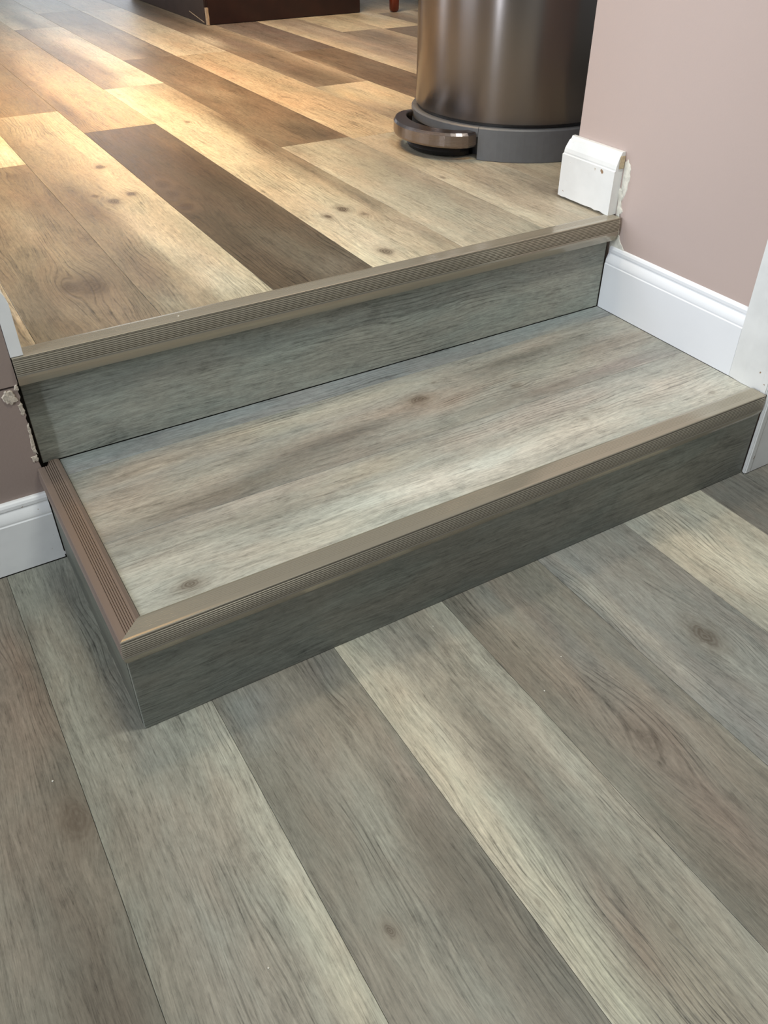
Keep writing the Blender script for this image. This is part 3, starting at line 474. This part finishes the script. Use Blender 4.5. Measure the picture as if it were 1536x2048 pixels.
# ------------------------------------------------------------------ baseboards
def bbprof(h, t=.0135):
    """(out, z): flat face, then bead, cove and rounded top"""
    P = [(0, 0), (t, 0), (t, h*.72), (t-.0012, h*.735), (t-.0012, h*.75)]
    for i in range(7):
        a = i/6; P.append((t-.0010-.0055*a**1.6, h*(.755+.13*a)))
    P += [(t-.0070, h*.90), (t-.0060, h*.915), (t-.0062, h*.955), (t-.0080, h*.985), (t-.0105, h), (0, h)]
    if t == .020: P = [(0, 0), (t, 0), (t, h*.70), (t-.0022, h*.715), (t-.0018, h*.74), (t-.0030, h*.80), (t-.0060, h*.88), (t-.0080, h*.93), (t-.0100, h*.96), (t-.0120, h), (0, h)]
    return P
def bb_y(name, xw, y0, y1, z, h, mat, t=.0135, side=-1, cut=0., jag=0., sd=1.):
    bm = bmesh.new(); n = 1 if not jag else 12
    rings = []
    for j in range(n+1):
        y = y0+(y1-y0)*j/n
        rings.append([(xw+side*o, y, z+hh + (jag*noise.noise(Vector((y*80, sd, 0))) if hh == 0 else 0)) for o, hh in bbprof(h, t)])
    # uneven sawn far end
    if cut:
        rings[-1] = [(x, y1 + cut*noise.noise(Vector((zz*150, sd, x*60))) - .02*max(0, (zz-z)/h-.7), zz) for x, _, zz in rings[-1]]
    sweep(bm, rings); return link(name, bm, mat)
o = struct(bb_y('baseboard_right', 1.105, .081, .4135, H1+.0008, .122, M_WHITE, .0105), 'glossy new white baseboard above the step on the right wall')
bm = bmesh.new()
o = struct(bb_y('baseboard_upper', 1.1045, .4165, .560, H+.0045, .110, M_OLDW, .020, cut=.006, jag=.004, sd=4.), 'short chipped old white baseboard block at the wall corner')
# bare sawn end grain at the near end of the block
bm = bmesh.new(); box(bm, 1.0925, 1.1040, .4145, .4165, H+.086, H+.108, .0008)
e = link('sawn_end', bm, plain('raw_pine', (196, 178, 146), .8, var=.12, scale=160), o); e['label'] = 'bare wood showing at the broken end'
def bb_x(name, yw, x0, x1, z, h, mat, t=.015):
    bm = bmesh.new()
    sweep(bm, [[(x0, yw-o, z+hh) for o, hh in bbprof(h, t)], [(x1, yw-o, z+hh) for o, hh in bbprof(h, t)]]); return link(name, bm, mat)
struct(bb_x('baseboard_left', .400, -1.7, -.0016, .0008, .118, M_OLDW), 'worn white baseboard on the lower left wall')
bm = bmesh.new()
rings = []
for yy in (.3985, .53):
    rings.append([(.0068+o, yy, H+.0045+hh) for o, hh in bbprof(.102, .0165)])
sweep(bm, rings)
struct(link('baseboard_jamb', bm, M_OLDW), 'cut end of an old white baseboard on the left wall stub')

# ------------------------------------------------------------------ casing of the right opening
bm = bmesh.new()
# moulded casing profile in plan (y, out) on the wall plane, from the wall side to the corner
cp = [(.081, 0), (.081, .0100), (.072, .0108), (.060, .0120), (.052, .0128), (.046, .0122), (.030, .0122), (.020, .0125), (.014, .0125)]
def cring(z, cut=0): return [(1.1052-o, y, z) for y, o in cp] + [(1.1052, .014, z)]
sweep(bm, [cring(H1+.0006), cring(2.1)])
cas = struct(link('trim_1', bm, M_OLDW), 'chipped white door casing at the right end of the step')
bm = bmesh.new()
def bead(z0, z1, x, y, r, n=10):
    sweep(bm, [[(x+r*math.cos(2*math.pi*i/n), y+r*math.sin(2*math.pi*i/n), zz) for i in range(n)] for zz in (z0, z1)])
box(bm, 1.0905, 1.108, .0005, .0138, H1+.001, 2.1, .002)
box(bm, 1.0915, 1.1045, -.0085, .0, .0008, 2.1, .002)
b = link('corner_bead', bm, M_OLDW, cas)
bm = bmesh.new(); box(bm, 1.1053, 1.32, -.0075, -.0003, .0008, 2.1, .001)
b = link('jamb_panel', bm, M_OLDW, cas)

# ------------------------------------------------------------------ trash can
TCX, TCY, TR = 1.305, .985, .240
can = empty('trash_can', (TCX, TCY, H), 'round brushed steel pedal trash can standing beside the right wall', 'trash can')
def arc_ring(bm, r0, r1, z0, z1, a0, a1, n=40, bev=0):
    rings = []
    for i in range(n+1):
        a = math.radians(a0+(a1-a0)*i/n); c, s = math.cos(a), math.sin(a)
        rings.append([(r0*c, r0*s, z0), (r1*c, r1*s, z0), (r1*c, r1*s, z1-.003), ((r1-.003)*c, (r1-.003)*s, z1), (r0*c, r0*s, z1)])
    sweep(bm, rings)
def lathe(bm, pr, n=96):
    rs = [[bm.verts.new((r*math.cos(2*math.pi*i/n), r*math.sin(2*math.pi*i/n), z)) for i in range(n)] for r, z in pr]
    for a, b in zip(rs, rs[1:]):
        for i in range(n):
            bm.faces.new((a[i], a[(i+1) % n], b[(i+1) % n], b[i]))
    bm.faces.new(rs[0][::-1]); bm.faces.new(rs[-1])
    bmesh.ops.recalc_face_normals(bm, faces=bm.faces)
bm = bmesh.new(); lathe(bm, [(TR-.012, .0735), (TR-.003, .0735), (TR, .076), (TR, .60), (TR-.003, .603), (TR-.012, .603)])
o = link('body', bm, M_STEEL, can)
for f in o.data.polygons: f.use_smooth = abs(f.normal.z) < .3
bm = bmesh.new(); lathe(bm, [(TR-.004, .066), (TR-.004, .0733)])
link('shadow_gap', bm, M_BLACK, can)
bm = bmesh.new()
arc_ring(bm, TR-.03, TR+.010, 0.001, .068, -147, 150, 90)          # full height ring outside the pedal notch
arc_ring(bm, TR-.03, TR+.010, .048, .068, 150.2, 212.8, 24)          # ring above the notch
o = link('base_ring', bm, M_GREY, can)
bm = bmesh.new(); arc_ring(bm, TR-.06, TR-.028, .001, .0475, 146, 217, 24); link('pedal_recess', bm, M_BLACK, can)
def dshape(a0, a1, r0, bulge, n=28, p=.55):
    out = []
    for i in range(n+1):
        t = i/n; a = math.radians(a0+(a1-a0)*t)
        r = r0 + bulge*math.sin(math.pi*t)**p
        out.append((r*math.cos(a), r*math.sin(a)))
    return out
bm = bmesh.new()
O_ = dshape(151.5, 212.3, TR+.012, .068); I_ = dshape(157, 207, TR+.0115, .034)
n = len(O_); rings = []
for (ox, oy), (ix, iy) in zip(O_, I_):
    dx, dy = ox-ix, oy-iy; d = math.hypot(dx, dy) or 1; ux, uy = dx/d, dy/d
    e = min(.004, d*.3)
    rings.append([(ix, iy, .031), (ox-ux*e*.5, oy-uy*e*.5, .028), (ox, oy, .032), (ox, oy, .053), (ox-ux*e, oy-uy*e, .0585), (ix+ux*e*.4, iy+uy*e*.4, .0605), (ix, iy, .058)])
sweep(bm, rings)
o = link('pedal', bm, M_PEDAL, can, smooth=False); o['label'] = 'curved steel foot pedal'
bm = bmesh.new()
O2 = dshape(160, 206, TR-.01, .066, 20); rings = [[(x*s, y*s, z) for x, y in O2] for s, z in ((.93, .001), (.985, .004), (1, .012), (.985, .018))]
sweep(bm, rings); link('pedal_foot', bm, M_BLACK, can)
bm = bmesh.new(); lathe(bm, [(TR+.006, .6035), (TR+.008, .625), (TR+.004, .64), (TR-.02, .66), (TR-.1, .672), (.02, .675)])
link('lid', bm, M_STEEL, can, smooth=True)

# ------------------------------------------------------------------ espresso cabinet at the back
cab = empty('cabinet', (1.62, 3.4, H), 'dark espresso cabinet on the kitchen floor with a chipped corner', 'cabinet')
bm = bmesh.new()
def cb(x0, x1, y0, y1, z0, z1, name, m, bev=.002):
    b = bmesh.new(); box(b, x0, x1, y0, y1, z0, z1, bev); return inv(link(name, b, m, cab), cab)
cb(1.292, 1.975, 2.945, 3.93, H+.001, H+.86, 'carcass', M_ESP)
cb(1.276, 1.291, 2.946, 3.93, H+.001, H+.86, 'side_panel', M_ESPS)
cb(1.284, 1.976, 2.928, 2.944, H+.001, H+.112, 'plinth', M_ESP)
for i in range(2):
    xx = 1.284+i*.347
    d = cb(xx+.002, xx+.343, 2.926, 2.944, H+.115, H+.84, 'door', M_ESP)
    b = bmesh.new(); box(b, xx+(.30 if i == 0 else .04)-.005, xx+(.30 if i == 0 else .04)+.005, 2.902, 2.925, H+.5, H+.62, .002)
    link('handle', b, M_PEDAL, d)
cb(1.25, 2.0, 2.90, 3.96, H+.861, H+.895, 'worktop', M_ESPS)
b = bmesh.new()
rings = []
for i in range(9):
    z = H+.0012+i*.0075; wv = .0035+.003*abs(noise.noise(Vector((z*120, 0, 0))))
    rings.append([(1.277, 2.9275, z), (1.277+wv*2, 2.9265, z), (1.2835+wv, 2.93, z), (1.2745, 2.935+wv, z)])
sweep(b, rings); e = inv(link('corner_chip', b, M_RAW, cab), cab); e['label'] = 'pale chipped strip on the corner edge'
b = bmesh.new(); sweep(b, [[(1.2748, 2.96, H+.006), (1.2748, 2.96, H+.010), (1.2760, 2.96, H+.008)], [(1.2745, 3.12, H+.028), (1.2745, 3.12, H+.032), (1.2760, 3.12, H+.030)]])
inv(link('scratch', b, M_RAW, cab), cab)

# ------------------------------------------------------------------ chair: only the foot of one leg shows
ch = empty('dining_chair', (2.30, 3.06, H), 'mahogany chair leg tip resting on the floor beyond the cabinet', 'chair')
def leg(x, y):
    bm = bmesh.new(); rings = []
    for z, r in ((.001, .010), (.004, .0155), (.012, .0185), (.05, .0195), (.15, .0215), (.30, .024), (.44, .026)):
        rings.append([(x+r*math.copysign(abs(math.cos(a))**.6, math.cos(a)), y+r*math.copysign(abs(math.sin(a))**.6, math.sin(a)), z) for a in [2*math.pi*k/16 for k in range(16)]])
    sweep(bm, rings); return link('leg', bm, M_MAHO, ch, smooth=True)
for x in (-.185, .185):
    for y in (-.185, .185): leg(x, y)
bm = bmesh.new(); box(bm, -.21, .21, -.21, .21, .441, .50, .008); link('seat_frame', bm, M_MAHO, ch)
bm = bmesh.new(); box(bm, -.205, .205, -.205, .205, .501, .545, .015); link('seat', bm, M_SEATF, ch)
bm = bmesh.new()
for x in (-.19, .19): box(bm, x-.018, x+.018, .175, .209, .501, 1.0, .004)
for z in (.66, .80, .94): box(bm, -.171, .171, .184, .2, z, z+.05, .003)
link('backrest', bm, M_MAHO, ch)

# ------------------------------------------------------------------ crumbs of plaster left on the floor
def crumb(x, y, z, r, label, group=None):
    bm = bmesh.new(); bmesh.ops.create_icosphere(bm, subdivisions=1, radius=r)
    for v in bm.verts: v.co = Vector((v.co.x*(1+.5*noise.noise(v.co*900)), v.co.y*.8, v.co.z*.55)) 
    o = link('plaster_crumb', bm, M_PLAST); o.location = (x, y, z+r*.5); o['label'] = label; o['category'] = 'crumb'; o['group'] = 'white crumbs left on the floor and step'
    return o
crumb(0.244, 0.407, 0.3371, 0.0016, 'tiny white crumb on the upper metal nosing, left part')
crumb(0.471, -0.209, 0.0, 0.0013, 'tiny white crumb on the brown lower plank in the middle of the floor')
crumb(0.41, -0.036, 0.0, 0.0012, 'tiny white crumb on the lower floor just in front of the riser')
crumb(0.529, -0.174, 0.0, 0.0012, 'tiny white crumb on the brown lower plank nearer the riser')
crumb(0.785, 0.408, 0.1549, 0.0015, 'tiny white crumb on the step tread near the upper riser')
crumb(0.013, -0.342, 0.0, 0.0012, 'tiny white crumb on the pale plank at the bottom of the photo')
crumb(-0.118, -0.017, 0.0, 0.0014, 'tiny white crumb beside the knotted plank seam on the left')
